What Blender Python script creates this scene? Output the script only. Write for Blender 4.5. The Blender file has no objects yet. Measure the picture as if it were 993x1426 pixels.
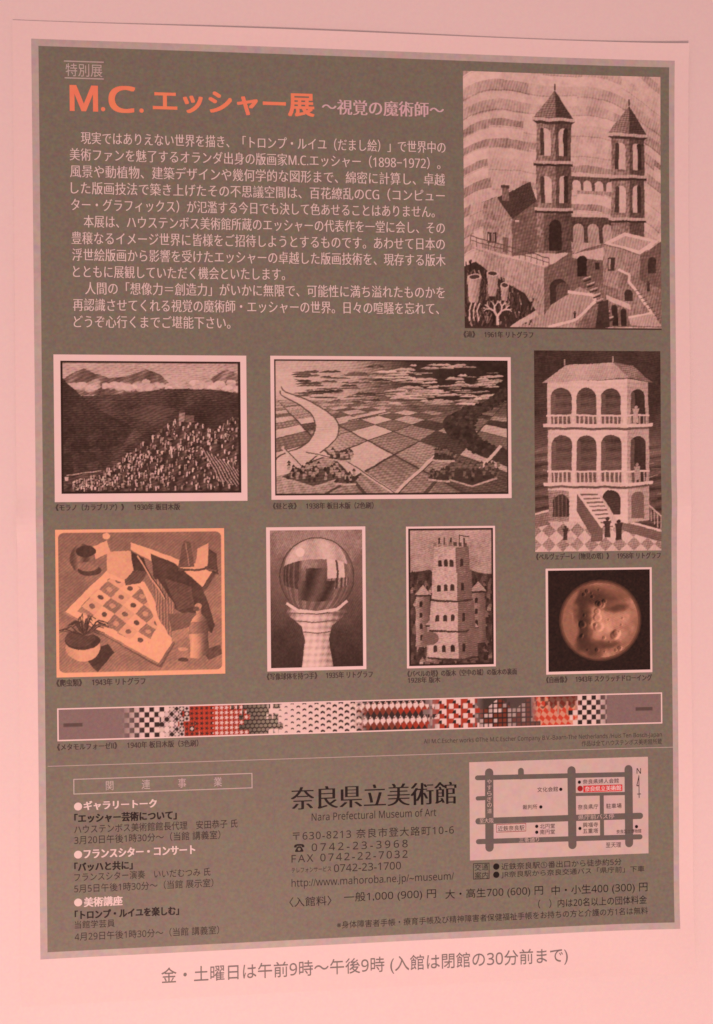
import bpy, math, random
import numpy as np

# ------------------------------------------------------------------ scene, camera, light
scene = bpy.context.scene
COL = scene.collection
MM = 0.001

cam_data = bpy.data.cameras.new("camera")
cam = bpy.data.objects.new("camera", cam_data)
COL.objects.link(cam)
scene.camera = cam
cam_data.sensor_fit = 'HORIZONTAL'
cam_data.sensor_width = 36.0
cam_data.lens = 36.0 * 1.2
cam_data.clip_start = 0.01
cam_data.clip_end = 20.0
cam.rotation_mode = 'XYZ'
cam.location = (-0.024446, 0.001545, 0.265522)
cam.rotation_euler = (-0.005059, -0.082627, -0.008050)

world = bpy.data.worlds.new("World")
scene.world = world
world.use_nodes = True
bg = world.node_tree.nodes["Background"]
bg.inputs["Color"].default_value = (1.0, 0.57, 0.555, 1)
bg.inputs["Strength"].default_value = 0.50

def lamp(name, loc, target, size, power, colour):
    d = bpy.data.lights.new(name, 'AREA')
    d.shape = 'DISK'
    d.size = size
    d.energy = power
    d.color = colour
    o = bpy.data.objects.new(name, d)
    COL.objects.link(o)
    o.location = loc
    v = [t - l for t, l in zip(target, loc)]
    from mathutils import Vector
    o.rotation_euler = Vector(v).to_track_quat('-Z', 'Y').to_euler()
    return o

lamp("warm_room_lamp", (-0.16, -0.62, 0.78), (0, -0.04, 0), 0.16, 8.2, (1.0, 0.520, 0.458))

scene.view_settings.view_transform = 'Standard'
scene.view_settings.look = 'None'
scene.view_settings.exposure = 0.0
scene.view_settings.gamma = 1.0
scene.cycles.pixel_filter_type = 'BLACKMAN_HARRIS'
scene.cycles.filter_width = 1.6

# ------------------------------------------------------------------ materials
def material(name, rgb, rough=0.55, grain=0.05, scale=900.0, mottling=0.05, spec=0.14):
    m = bpy.data.materials.new(name)
    m.use_nodes = True
    nt = m.node_tree
    b = nt.nodes["Principled BSDF"]
    b.inputs["Roughness"].default_value = rough
    b.inputs["Specular IOR Level"].default_value = spec
    tc = nt.nodes.new("ShaderNodeTexCoord")
    n1 = nt.nodes.new("ShaderNodeTexNoise")
    n1.inputs["Scale"].default_value = scale
    n1.inputs["Detail"].default_value = 3.0
    n2 = nt.nodes.new("ShaderNodeTexNoise")
    n2.inputs["Scale"].default_value = scale * 0.33
    n2.inputs["Detail"].default_value = 4.0
    nt.links.new(tc.outputs["Object"], n1.inputs["Vector"])
    nt.links.new(tc.outputs["Object"], n2.inputs["Vector"])
    # paper fibre and ink mottling: small shifts of tone and of tint
    mix1 = nt.nodes.new("ShaderNodeMix"); mix1.data_type = 'RGBA'; mix1.blend_type = 'OVERLAY'
    mix1.inputs["Factor"].default_value = grain * 4
    mix1.inputs["A"].default_value = (*rgb, 1)
    nt.links.new(n1.outputs["Color"], mix1.inputs["B"])
    mix2 = nt.nodes.new("ShaderNodeMix"); mix2.data_type = 'RGBA'; mix2.blend_type = 'OVERLAY'
    mix2.inputs["Factor"].default_value = mottling * 4
    nt.links.new(mix1.outputs["Result"], mix2.inputs["A"])
    nt.links.new(n2.outputs["Color"], mix2.inputs["B"])
    nt.links.new(mix2.outputs["Result"], b.inputs["Base Color"])
    return m

def picture_material(name):
    m = bpy.data.materials.new(name)
    m.use_nodes = True
    nt = m.node_tree
    b = nt.nodes["Principled BSDF"]
    b.inputs["Roughness"].default_value = 0.55
    b.inputs["Specular IOR Level"].default_value = 0.14
    a = nt.nodes.new("ShaderNodeVertexColor")
    a.layer_name = "ink"
    tc = nt.nodes.new("ShaderNodeTexCoord")
    n1 = nt.nodes.new("ShaderNodeTexNoise")
    n1.inputs["Scale"].default_value = 1100.0
    n1.inputs["Detail"].default_value = 3.0
    nt.links.new(tc.outputs["Object"], n1.inputs["Vector"])
    mix = nt.nodes.new("ShaderNodeMix"); mix.data_type = 'RGBA'; mix.blend_type = 'OVERLAY'
    mix.inputs["Factor"].default_value = 0.25
    nt.links.new(a.outputs["Color"], mix.inputs["A"])
    nt.links.new(n1.outputs["Color"], mix.inputs["B"])
    nt.links.new(mix.outputs["Result"], b.inputs["Base Color"])
    return m

M_TABLE = material("white_tabletop", (0.775, 0.775, 0.765), 0.5, 0.05, 1000.0, 0.02)
M_PAPER = material("white_paper", (0.785, 0.770, 0.755), 0.6, 0.05, 1000.0, 0.02)
M_BAND = material("pale_grey_ink", (0.47, 0.50, 0.47), 0.55, 0.05, 700.0, 0.05)
M_PANEL = material("olive_grey_ink", (0.192, 0.223, 0.175), 0.5, 0.085, 1000.0, 0.035)
M_FRAME = material("unprinted_margin", (0.78, 0.76, 0.735), 0.55, 0.03)
M_CREAM = material("orange_margin", (0.80, 0.50, 0.33), 0.55, 0.03)
M_WHITE = material("white_ink", (0.72, 0.74, 0.72), 0.55, 0.03)
M_SOFTWHITE = material("soft_white_ink", (0.50, 0.53, 0.51), 0.55, 0.03)
M_LINE = material("thin_white_line", (0.46, 0.49, 0.46), 0.55, 0.03)
M_BLACK = material("black_ink", (0.010, 0.009, 0.009), 0.5, 0.02)
M_DARK = material("dark_ink", (0.028, 0.026, 0.025), 0.5, 0.02)
M_GREYINK = material("dark_grey_ink", (0.058, 0.052, 0.050), 0.5, 0.02)
M_ORANGE = material("orange_ink", (0.82, 0.32, 0.18), 0.55, 0.03)
M_PINK = material("pink_ink", (0.62, 0.56, 0.60), 0.55, 0.03)
M_RED = material("red_ink", (0.60, 0.035, 0.04), 0.5, 0.03)
M_DARKRED = material("dark_red_ink", (0.30, 0.02, 0.025), 0.5, 0.03)
M_ROAD = material("road_ink", (0.135, 0.15, 0.135), 0.5, 0.05)
M_MAP = material("map_ground_ink", (0.57, 0.555, 0.52), 0.55, 0.03)
M_MAPTEXT = material("map_lettering_ink", (0.105, 0.09, 0.085), 0.5, 0.02)
M_NOTE = material("grey_note_ink", (0.20, 0.22, 0.21), 0.55, 0.03)
M_PICTURE = picture_material("printed_picture_ink")

# ------------------------------------------------------------------ the sheet's own shape (mm in, mm out)
HALF_W, HALF_H = 105.0, 148.5
FOLD_Y = 1.15

def lift(x, y):
    """height of the paper above the table: it lies nearly flat, edges and corners lift a little"""
    x = np.asarray(x, float); y = np.asarray(y, float)
    z = 0.35 + 0.12 * np.sin(x / 31.0 + 0.6) * np.sin(y / 44.0 + 0.3)
    z = z + 0.085 * np.exp(-((y - FOLD_Y) / 4.5) ** 2)
    top = np.exp(-np.clip(HALF_H - y, 0, None) / 7.0)
    z = z + top * (0.58 + 0.30 * np.sin(x / 26.0 + 2.2) + 0.25 * x / HALF_W)
    d = np.hypot(HALF_W - x, y + HALF_H)
    z = z + 1.5 * np.exp(-(d / 17.0) ** 2)
    right = np.exp(-np.clip(HALF_W - x, 0, None) / 11.0)
    z = z + right * (0.50 + 0.22 * np.sin(y / 21.0) + 0.5 * np.exp(-((y - 2) / 7.0) ** 2))
    left = np.exp(-np.clip(x + HALF_W, 0, None) / 5.0)
    z = z + left * (0.22 + 0.2 * np.sin(y / 29.0 + 0.4) + 0.9 * np.exp(-((y + 2) / 6.0) ** 2))
    bot = np.exp(-np.clip(y + HALF_H, 0, None) / 6.0)
    z = z + bot * (0.30 + 0.2 * x / HALF_W)
    return z

# ------------------------------------------------------------------ object helpers
def link(name, mesh, mat, parent, origin=(0, 0, 0)):
    o = bpy.data.objects.new(name, mesh)
    COL.objects.link(o)
    o.location = [c * MM for c in origin]
    if mat and not mesh.materials:
        mesh.materials.append(mat)
    if parent is not None:
        o.parent = parent
        p = parent
        off = [0, 0, 0]
        while p is not None:
            off = [a + b for a, b in zip(off, p.location)]
            p = p.parent
        o.location = [c * MM - b for c, b in zip(origin, off)]
    return o

def build(name, verts, faces, mat, parent, layer):
    """verts: flat page coordinates (x, y) in mm, or (x, y, extra); laid on the curved sheet at a height layer (mm)"""
    v = np.array(verts, float)
    extra = v[:, 2] if v.shape[1] > 2 else 0.0
    z = lift(v[:, 0], v[:, 1]) + layer + extra
    ox, oy = (v[:, 0].min() + v[:, 0].max()) / 2, (v[:, 1].min() + v[:, 1].max()) / 2
    oz = float(lift(ox, oy)) + layer
    P = np.stack([v[:, 0] - ox, v[:, 1] - oy, z - oz], 1) * MM
    me = bpy.data.meshes.new(name)
    me.from_pydata(P.tolist(), [], faces)
    me.update()
    return link(name, me, mat, parent, (ox, oy, oz))

def grid(x0, y0, x1, y1, step, off=0):
    nx = max(1, int(math.ceil(abs(x1 - x0) / step)))
    ny = max(1, int(math.ceil(abs(y1 - y0) / step)))
    xs = np.linspace(x0, x1, nx + 1); ys = np.linspace(y0, y1, ny + 1)
    V = [(x, y) for y in ys for x in xs]
    F = [(off + j * (nx + 1) + i, off + j * (nx + 1) + i + 1, off + (j + 1) * (nx + 1) + i + 1, off + (j + 1) * (nx + 1) + i)
         for j in range(ny) for i in range(nx)]
    return V, F

def panel(name, r, mat, parent, layer, step=2.0):
    x0, y0, x1, y1 = r
    V, F = grid(x0, min(y0, y1), x1, max(y0, y1), step)
    return build(name, V, F, mat, parent, layer)

def outline(name, r, wd, mat, parent, layer):
    """four thin bars butted end to end"""
    x0, x1 = r[0], r[2]
    y0, y1 = min(r[1], r[3]), max(r[1], r[3])
    V, F = [], []
    for a in ((x0, y0, x1, y0 + wd), (x0, y1 - wd, x1, y1), (x0, y0 + wd, x0 + wd, y1 - wd), (x1 - wd, y0 + wd, x1, y1 - wd)):
        v, f = grid(*a, 2.0, len(V))
        V += v; F += f
    return build(name, V, F, mat, parent, layer)

def bar(name, p, q, wd, mat, parent, layer, rounded=False):
    """a straight stroke of width wd, cut into short lengths, with round ends if asked"""
    px, py = p; qx, qy = q
    L = math.hypot(qx - px, qy - py)
    ux, uy = (qx - px) / L, (qy - py) / L
    n = max(1, int(L / 2.0))
    V, F = [], []
    for i in range(n + 1):
        t = L * i / n
        V += [(px + ux * t - uy * wd / 2, py + uy * t + ux * wd / 2), (px + ux * t + uy * wd / 2, py + uy * t - ux * wd / 2)]
    for i in range(n):
        F.append((2 * i, 2 * i + 1, 2 * i + 3, 2 * i + 2))
    if rounded:
        for (cx, cy, sgn, a, b) in ((px, py, -1, 1, 0), (qx, qy, 1, 2 * n, 2 * n + 1)):
            base = math.atan2(sgn * uy, sgn * ux)
            k0 = len(V)
            for k in range(1, 8):
                an = base + math.pi / 2 - math.pi * k / 8
                V.append((cx + math.cos(an) * wd / 2, cy + math.sin(an) * wd / 2))
            F.append((a, *range(k0, k0 + 7), b))
    return build(name, V, F, mat, parent, layer)

def dot(name, c, r, mat, parent, layer, n=28):
    V = [(c[0] + r * math.cos(2 * math.pi * k / n), c[1] + r * math.sin(2 * math.pi * k / n)) for k in range(n)]
    return build(name, V, [tuple(range(n))], mat, parent, layer)

def sans(s, bold=False):
    """letters and digits from the grotesque alphabet of the built-in fonts"""
    A, a, d = (0x1D5D4, 0x1D5EE, 0x1D7EC) if bold else (0x1D5A0, 0x1D5BA, 0x1D7E2)
    out = []
    for ch in s:
        if 'A' <= ch <= 'Z': out.append(chr(A + ord(ch) - 65))
        elif 'a' <= ch <= 'z': out.append(chr(a + ord(ch) - 97))
        elif '0' <= ch <= '9': out.append(chr(d + ord(ch) - 48))
        else: out.append(ch)
    return ''.join(out)

def glyphs(s, spacing=1.0, thin=0.0):
    c = bpy.data.curves.new("lettering", 'FONT')
    c.body = s
    c.space_character = spacing
    c.offset = -thin
    c.resolution_u = 4
    o = bpy.data.objects.new("lettering", c)
    COL.objects.link(o)
    bpy.context.view_layer.update()
    me = bpy.data.meshes.new_from_object(o.evaluated_get(bpy.context.evaluated_depsgraph_get()))
    bpy.data.objects.remove(o)
    bpy.data.curves.remove(c)
    n = len(me.vertices)
    co = np.empty(n * 3); me.vertices.foreach_get("co", co)
    F = [tuple(p.vertices) for p in me.polygons]
    bpy.data.meshes.remove(me)
    return co.reshape(n, 3)[:, :2], F

def lines_of_text(name, rows, mat, parent, layer, bold=0.0, boldy=0.0, thin=0.0):
    """rows: (string, (x_left, y_centre, width, height)[, letter spacing]) in page mm; all rows become one printed text block.
    bold / boldy thicken the strokes sideways / upward, as a share of the letter height"""
    V, F = [], []
    for row in rows:
        s, (xl, yc, w, h) = row[:2]
        v, f = glyphs(s, row[2] if len(row) > 2 else 1.0, thin)
        mn, mx = v.min(0), v.max(0)
        shifts = [(0, 0)]
        if bold: shifts = [(-bold, 0), (0, 0), (bold, 0)]
        if boldy: shifts = [(a, b) for a, _ in shifts for b in (-boldy, boldy)]
        w2 = w - 2 * bold * h; h2 = h - 2 * boldy * h
        p = (v - mn) / (mx - mn) * np.array([w2, h2]) + np.array([xl + bold * h, yc - h2 / 2])
        for k, (dx, dy) in enumerate(shifts):
            o = len(V)
            V += [(a + dx * h, b + dy * h, 0.004 * k) for a, b in p]
            F += [tuple(i + o for i in q) for q in f]
    return build(name, V, F, mat, parent, layer)

# ------------------------------------------------------------------ printed pictures: ink laid cell by cell on a fine grid
class Plate:
    """a tone plate in the unit square, u to the right and v down; 0 = full ink, 1 = bare paper"""
    def __init__(self, w, h, tone=0.5, seed=1):
        self.w, self.h, self.S = w, h, 2
        W, H = w * 2, h * 2
        self.asp = h / w
        self.a = np.full((H, W), float(tone))
        self.U, self.V = np.meshgrid((np.arange(W) + .5) / W, (np.arange(H) + .5) / H)
        self.rng = np.random.RandomState(seed)
    def noise(self, fu, fv, octaves=3):
        H, W = self.a.shape
        out = np.zeros((H, W)); amp = 1.0; tot = 0
        for o in range(octaves):
            nu, nv = int(fu * 2 ** o) + 2, int(fv * 2 ** o) + 2
            g = self.rng.rand(nv + 1, nu + 1)
            x = self.U * nu * .999; y = self.V * nv * .999
            i, j = x.astype(int), y.astype(int)
            fx, fy = x - i, y - j
            fx = fx * fx * (3 - 2 * fx); fy = fy * fy * (3 - 2 * fy)
            out += amp * (g[j, i] * (1 - fx) * (1 - fy) + g[j, i + 1] * fx * (1 - fy) + g[j + 1, i] * (1 - fx) * fy + g[j + 1, i + 1] * fx * fy)
            tot += amp; amp *= .55
        return out / tot
    def put(self, mask, t, alpha=1.0):
        t = t(self.U, self.V) if callable(t) else t
        if not np.isscalar(t): t = t[mask]
        self.a[mask] = self.a[mask] * (1 - alpha) + np.asarray(t) * alpha
    def window(self, pts):
        H, W = self.a.shape
        us = [p[0] for p in pts]; vs = [p[1] for p in pts]
        return (slice(max(0, int(min(vs) * H) - 1), max(0, min(H, int(max(vs) * H) + 2))), slice(max(0, int(min(us) * W) - 1), max(0, min(W, int(max(us) * W) + 2))))
    def poly(self, pts, t, alpha=1.0):
        sl = self.window(pts)
        U, V = self.U[sl], self.V[sl]
        if U.size == 0: return
        m = np.zeros(U.shape, bool)
        n = len(pts)
        for k in range(n):
            (x0, y0), (x1, y1) = pts[k], pts[(k + 1) % n]
            if y0 == y1: continue
            c = ((y0 > V) != (y1 > V)) & (U < (x1 - x0) * (V - y0) / (y1 - y0) + x0)
            m ^= c
        val = t(U, V)[m] if callable(t) else t
        sub = self.a[sl]
        sub[m] = sub[m] * (1 - alpha) + np.asarray(val) * alpha
    def box(self, u0, v0, u1, v1, t, alpha=1.0):
        self.poly([(u0, v0), (u1, v0), (u1, v1), (u0, v1)], t, alpha)
    def oval(self, cu, cv, ru, rv, t, alpha=1.0):
        sl = self.window([(cu - ru, cv - rv), (cu + ru, cv + rv)])
        U, V = self.U[sl], self.V[sl]
        if U.size == 0: return
        m = ((U - cu) / ru) ** 2 + ((V - cv) / rv) ** 2 < 1
        val = t(U, V)[m] if callable(t) else t
        sub = self.a[sl]
        sub[m] = sub[m] * (1 - alpha) + np.asarray(val) * alpha
    def stroke(self, pts, wd, t, alpha=1.0):
        """wd as a share of the picture's width"""
        k = self.asp
        for (x0, y0), (x1, y1) in zip(pts[:-1], pts[1:]):
            y0k, y1k = y0 * k, y1 * k
            L = math.hypot(x1 - x0, y1k - y0k) or 1e-9
            nx, ny = -(y1k - y0k) / L * wd / 2, (x1 - x0) / L * wd / 2
            self.poly([(x0 + nx, y0 + ny / k), (x1 + nx, y1 + ny / k), (x1 - nx, y1 - ny / k), (x0 - nx, y0 - ny / k)], t, alpha)
    def arch(self, u0, u1, v0, v1, t, alpha=1.0):
        r = (u1 - u0) / 2; rv = r / self.asp; c = (u0 + u1) / 2
        pts = [(u0, v1)] + [(c - r * math.cos(math.pi * k / 12), v0 + rv - rv * math.sin(math.pi * k / 12)) for k in range(13)] + [(u1, v1)]
        self.poly(pts, t, alpha)
    def hatch(self, freq, slant, amt, lo=.12, hi=.80):
        """engraver's lines: they swell in the middle tones and die out in black and in bare paper"""
        ph = self.U * freq * math.cos(slant) + self.V * self.asp * freq * math.sin(slant) + 1.5 * (self.noise(9, 9, 2) - .5)
        ln = np.abs(np.mod(ph, 1) - .5) * 2 - .5
        wgt = np.clip((self.a - lo) / .15, 0, 1) * np.clip((hi - self.a) / .15, 0, 1)
        self.a = self.a + amt * ln * wgt
    def wobble(self, amt):
        """an unsteady hand: edges waver by about amt of the width, and the inking is a little uneven"""
        H, W = self.a.shape
        du = (self.noise(26, 26, 3) - .5) * 2 * amt * W + (self.noise(7, 7, 2) - .5) * 3 * amt * W
        dv = (self.noise(26, 26, 3) - .5) * 2 * amt * W + (self.noise(7, 7, 2) - .5) * 3 * amt * W
        jj, ii = np.mgrid[0:H, 0:W]
        self.a = self.a[np.clip((jj + dv).round().astype(int), 0, H - 1), np.clip((ii + du).round().astype(int), 0, W - 1)]
        self.a = self.a + .14 * (self.noise(6, 7, 3) - .5)
    def curve(self, pts, n=8):
        """smooth line through the points"""
        P = [pts[0]] + list(pts) + [pts[-1]]; out = []
        for a, b, c, d in zip(P, P[1:], P[2:], P[3:]):
            for k in range(n):
                t = k / n
                out.append(tuple(.5 * (2 * b[q] + (c[q] - a[q]) * t + (2 * a[q] - 5 * b[q] + 4 * c[q] - d[q]) * t * t + (3 * b[q] - a[q] - 3 * c[q] + d[q]) * t ** 3) for q in (0, 1)))
        return out + [pts[-1]]
    def person(self, u, v, h, t):
        """a tiny standing figure, feet at (u, v)"""
        k = self.asp
        self.poly([(u - .16 * h * k, v), (u - .13 * h * k, v - .55 * h), (u - .20 * h * k, v - .82 * h), (u + .20 * h * k, v - .82 * h), (u + .13 * h * k, v - .55 * h), (u + .16 * h * k, v)], t)
        self.oval(u, v - .91 * h, .10 * h * k, .09 * h, t)
    def tone(self):
        H, W = self.a.shape
        return np.clip(self.a.reshape(self.h, 2, self.w, 2).mean((1, 3)), 0, 1)

SEPIA = [(0.0, (0.026, 0.018, 0.013)), (0.45, (0.215, 0.175, 0.145)), (1.0, (0.80, 0.745, 0.67))]
BROWN = [(0.0, (0.024, 0.018, 0.013)), (0.45, (0.205, 0.185, 0.145)), (1.0, (0.78, 0.74, 0.65))]
AMBER = [(0.0, (0.040, 0.028, 0.022)), (0.45, (0.285, 0.205, 0.150)), (1.0, (0.84, 0.545, 0.33))]
EMBER = [(0.0, (0.013, 0.011, 0.010)), (0.5, (0.26, 0.155, 0.10)), (1.0, (0.86, 0.60, 0.42))]

def ramp(t, stops, punch=0.72):
    t = t + punch * (t * t * (3 - 2 * t) - t)      # press contrast
    t = np.clip(t, 0, 1)
    xs = [s[0] for s in stops]
    return np.stack([np.interp(t, xs, [s[1][k] for s in stops]) for k in range(3)], -1)

def print_picture(name, r, rgb, parent, layer):
    """rgb: rows from top to bottom; one grid corner per sample"""
    h, w, _ = rgb.shape
    x0, x1 = r[0], r[2]; ytop, ybot = max(r[1], r[3]), min(r[1], r[3])
    X, Y = np.meshgrid(np.linspace(x0, x1, w), np.linspace(ytop, ybot, h))
    ox, oy = (x0 + x1) / 2, (ytop + ybot) / 2
    oz = float(lift(ox, oy)) + layer
    Z = lift(X, Y) + layer
    P = (np.stack([X - ox, Y - oy, Z - oz], -1) * MM).astype(np.float32)
    idx = np.arange(h * w).reshape(h, w)
    q = np.stack([idx[1:, :-1], idx[1:, 1:], idx[:-1, 1:], idx[:-1, :-1]], -1).reshape(-1, 4)
    me = bpy.data.meshes.new(name)
    me.vertices.add(h * w); me.vertices.foreach_set("co", P.ravel())
    me.loops.add(q.size); me.loops.foreach_set("vertex_index", q.ravel().astype(np.int32))
    me.polygons.add(len(q)); me.polygons.foreach_set("loop_start", (np.arange(len(q)) * 4).astype(np.int32))
    me.update(calc_edges=True)
    at = me.color_attributes.new("ink", 'FLOAT_COLOR', 'POINT')
    c = np.ones((h * w, 4), np.float32); c[:, :3] = rgb.reshape(-1, 3)
    at.data.foreach_set("color", c.ravel())
    return link(name, me, M_PICTURE, parent, (ox, oy, oz))

# ---- the nine prints: ordinary scenes of about the same tones (plain stand-ins for the printed artworks)
def art_bell_towers():
    p = Plate(300, 384, 0.8, 3)
    U, V = p.U, p.V
    s = V * 13 + 0.9 * np.sin(3.2 * U + 0.8) + 0.35 * np.sin(9 * U + 1) - 3.0 * (U - .55) ** 2
    row = np.floor(s); fr = s - row
    cell = np.floor(U * (5 + (row * 7) % 4) + row * 0.37 + .25 * np.sin(row * 3))
    hsh = np.mod(np.sin(row * 12.99 + cell * 78.2) * 43758.5, 1)
    step = .12 + .22 * hsh
    p.a = np.where(fr < .30 + .4 * hsh, .60 + .13 * hsh + .06 * np.sin(cell * 5.1), .82 - .08 * hsh)
    p.a = p.a + np.where((fr > .36 + .2 * hsh) & (fr < .42 + .2 * hsh), -.10, 0)
    p.a += .18 * (p.noise(26, 26) - .5) + .10 * (p.noise(4, 5) - .5)
    p.a = np.clip(p.a * (1.0 - .05 * V), 0, .9)
    stone = p.noise(40, 60, 2)
    def shade(base, amt=.25):
        return lambda u, v: base + amt * (np.mod(np.sin(np.floor(v * 90) * 12.9 + np.floor(u * 70 + np.floor(v * 90) * .5) * 78.2) * 4375.5, 1) - .5) * .55
    # --- house on the left
    p.poly([(.10, .51), (.24, .565), (.24, .72), (.10, .69)], shade(.60, .2))
    p.poly([(.24, .565), (.37, .49), (.37, .70), (.24, .72)], shade(.40, .2))
    p.poly([(.085, .515), (.20, .478), (.335, .425), (.365, .50), (.24, .572), (.165, .485)], lambda u, v: .16 + .10 * (np.mod(v * 160 + u * 60, 1) < .4))
    p.poly([(.10, .51), (.165, .486), (.24, .568)], .58)
    p.box(.195, .445, .228, .50, .45); p.box(.19, .438, .233, .45, .25)
    for u in (.12, .145): p.box(u, .625, u + .018, .665, .2); p.box(u + .003, .63, u + .008, .66, .7)
    p.poly([(.195, .64), (.222, .646), (.222, .705), (.195, .70)], .38)
    p.box(.255, .575, .275, .582, .8)
    # terrace under the house
    p.poly([(.03, .675), (.235, .722), (.40, .755), (.55, .69), (.52, .682), (.4, .70), (.24, .715)], .74)
    p.poly([(.03, .68), (.235, .728), (.40, .76), (.40, .985), (.10, .985), (.10, .705)], shade(.62, .16))
    p.poly([(.40, .76), (.545, .695), (.545, .88), (.40, .95)], shade(.40, .18))
    for k in range(14):
        u = .035 + .39 * k / 13; v = .675 + .08 * k / 13
        p.stroke([(u, v), (u, v - .035)], .004, .30)
    p.stroke([(.035, .64), (.425, .72)], .005, .30); p.stroke([(.035, .657), (.425, .737)], .004, .35)
    p.arch(.43, .52, .80, .93, .12); p.arch(.46, .53, .815, .92, .28)
    # --- two ordinary square towers with pointed roofs, a plain wall walk between them
    def tower(u0, u1, top, foot, rows):
        um = u0 + (u1 - u0) * .55
        p.box(u0, top, um, foot, shade(.50, .25)); p.box(um, top, u1, foot, shade(.29, .2))
        p.poly([(u0 - .02, top), (u1 + .02, top), (u1 + .02, top + .013), (u0 - .02, top + .013)], .70)
        p.poly([(u0 - .02, top + .013), (u1 + .02, top + .013), (u1, top + .024), (u0, top + .024)], .18)
        p.poly([(u0 - .012, top), (um, top - .11), (um, top)], lambda u, v: .42 + .12 * (np.mod(v * 120, 1) < .5))
        p.poly([(um, top), (um, top - .11), (u1 + .012, top)], lambda u, v: .17 + .08 * (np.mod(v * 120, 1) < .5))
        p.stroke([(um, top - .11), (um, top - .135)], .006, .2)
        for v in rows:
            w = (um - u0)
            p.arch(u0 + w * .2, u0 + w * .78, v, v + .105, .76); p.arch(u0 + w * .2, u0 + w * .42, v, v + .105, .2)
            w = (u1 - um)
            p.arch(um + w * .22, um + w * .78, v, v + .105, .72); p.arch(um + w * .52, um + w * .78, v, v + .105, .12)
            p.box(u0 - .012, v + .125, u1 + .012, v + .137, .68); p.box(u0 - .01, v + .137, u1 + .01, v + .146, .14)
    p.box(.52, .385, .78, .40, .72); p.box(.52, .40, .78, .455, shade(.30, .2))
    for k in range(4): p.arch(.545 + .058 * k, .588 + .058 * k, .415, .456, .74)
    p.box(.52, .545, .78, .56, .70); p.box(.52, .56, .78, .66, shade(.24, .2))
    for k in range(3): p.arch(.55 + .075 * k, .605 + .075 * k, .585, .661, .62); 
    tower(.365, .54, .175, .70, (.215, .40))
    tower(.745, .915, .225, .66, (.265, .43))
    p.box(.40, .55, .515, .69, shade(.33, .2)); p.arch(.425, .49, .57, .69, .10)
    # --- flat roofed houses on the right
    p.poly([(.56, .70), (.71, .655), (1, .69), (1, .99), (.56, .99)], shade(.46, .16))
    p.poly([(.55, .705), (.70, .675), (.72, .73), (.56, .722)], .74)
    p.poly([(.54, .72), (.71, .725), (.71, .80), (.54, .86)], shade(.40, .14))
    p.poly([(.70, .66), (.81, .615), (.99, .645), (.89, .70)], .80); p.poly([(.735, .66), (.815, .63), (.95, .65), (.885, .685)], .62)
    p.poly([(.70, .665), (.89, .706), (.89, .86), (.70, .82)], shade(.56, .12))
    p.poly([(.89, .706), (1, .648), (1, .84), (.89, .86)], shade(.38, .12))
    p.box(.725, .715, .762, .765, .15); p.box(.728, .72, .740, .76, .62)
    p.arch(.93, .972, .71, .775, .12)
    p.arch(.57, .62, .71, .79, .08); p.box(.66, .735, .682, .762, .12)
    p.poly([(.78, .76), (1, .84), (1, .985), (.86, .985), (.78, .87)], shade(.50, .12))
    p.stroke([(.78, .76), (.835, .78), (.835, .81), (.97, .955)], .012, .84)
    for k in range(9): p.stroke([(.86 + .014 * k, .845 + .014 * k), (.885 + .014 * k, .84 + .014 * k)], .004, .25)
    p.arch(.81, .85, .84, .885, .12); p.poly([(.72, .86), (.84, .90), (.84, .92), (.72, .88)], .72)
    p.arch(.745, .775, .90, .985, .10); p.arch(.79, .82, .915, .985, .10)
    p.poly([(.83, .95), (.95, .93), (1, .985), (.84, .985)], .66); p.stroke([(.83, .95), (.95, .93)], .01, .85)
    # yard and steps
    p.poly([(.36, .985), (.44, .90), (.58, .83), (.68, .87), (.58, .97), (.50, .99)], .60)
    p.stroke([(.42, .99), (.56, .96), (.665, .89), (.655, .865), (.52, .85)], .014, .84)
    for k in range(8): p.stroke([(.60 + .018 * k, .80 + .022 * k), (.64 + .016 * k, .79 + .022 * k)], .006, .72); p.stroke([(.60 + .018 * k, .81 + .022 * k), (.64 + .016 * k, .80 + .022 * k)], .008, .14)
    p.poly([(.68, .90), (.73, .88), (.73, .99), (.66, .99)], .16)
    # garden at the lower left: dark shrubs, pots, pale twigs
    p.poly([(0, .76), (.06, .74), (.16, .80), (.30, .86), (.36, .93), (.22, 1), (0, 1)], lambda u, v: .13 + 0 * u)
    for k in range(420):
        u, v = p.rng.rand() * .34, .74 + p.rng.rand() * .26
        if v < .75 + u * .5: continue
        L = .02 + .04 * p.rng.rand(); an = -1.2 + 2.4 * p.rng.rand()
        p.stroke([(u, v), (u + L * .5 * math.sin(an), v - L * math.cos(an * .6))], .004 + .004 * p.rng.rand(), .06 + .55 * p.rng.rand() ** 2)
    for (u, v, w, h) in ((.05, .80, .07, .10), (.14, .785, .06, .09), (.20, .83, .045, .06)):
        p.poly([(u - w / 2, v), (u + w / 2, v), (u + w * .3, v + h), (u - w * .3, v + h)], lambda U_, V_: .62 - 3.2 * (U_ - u))
        p.oval(u, v, w / 2, .012, .74); p.oval(u, v, w / 2.8, .008, .2)
    def twig(u, v, an, L, d):
        e = (u + L * math.sin(an), v - L * math.cos(an) * .78)
        p.stroke([(u, v), e], .004 + .002 * d, .82)
        if d:
            for da in (-.55, .5): twig(*e, an + da + .3 * (p.rng.rand() - .5), L * .78, d - 1)
    twig(.165, .985, 0, .040, 4)
    for k in range(3): p.stroke([(.03 + .02 * k, .97), (.025 + .02 * k, .93), (.04 + .02 * k, .90)], .006, .80)
    p.poly([(.20, 1), (.36, .925), (.37, .945), (.25, 1)], .70)
    p.person(.555, .955, .03, .12); p.person(.93, .845, .04, .16)
    p.wobble(0.0033)
    p.hatch(70, .25, .12); p.hatch(62, 1.3, .08, .1, .6)
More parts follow.
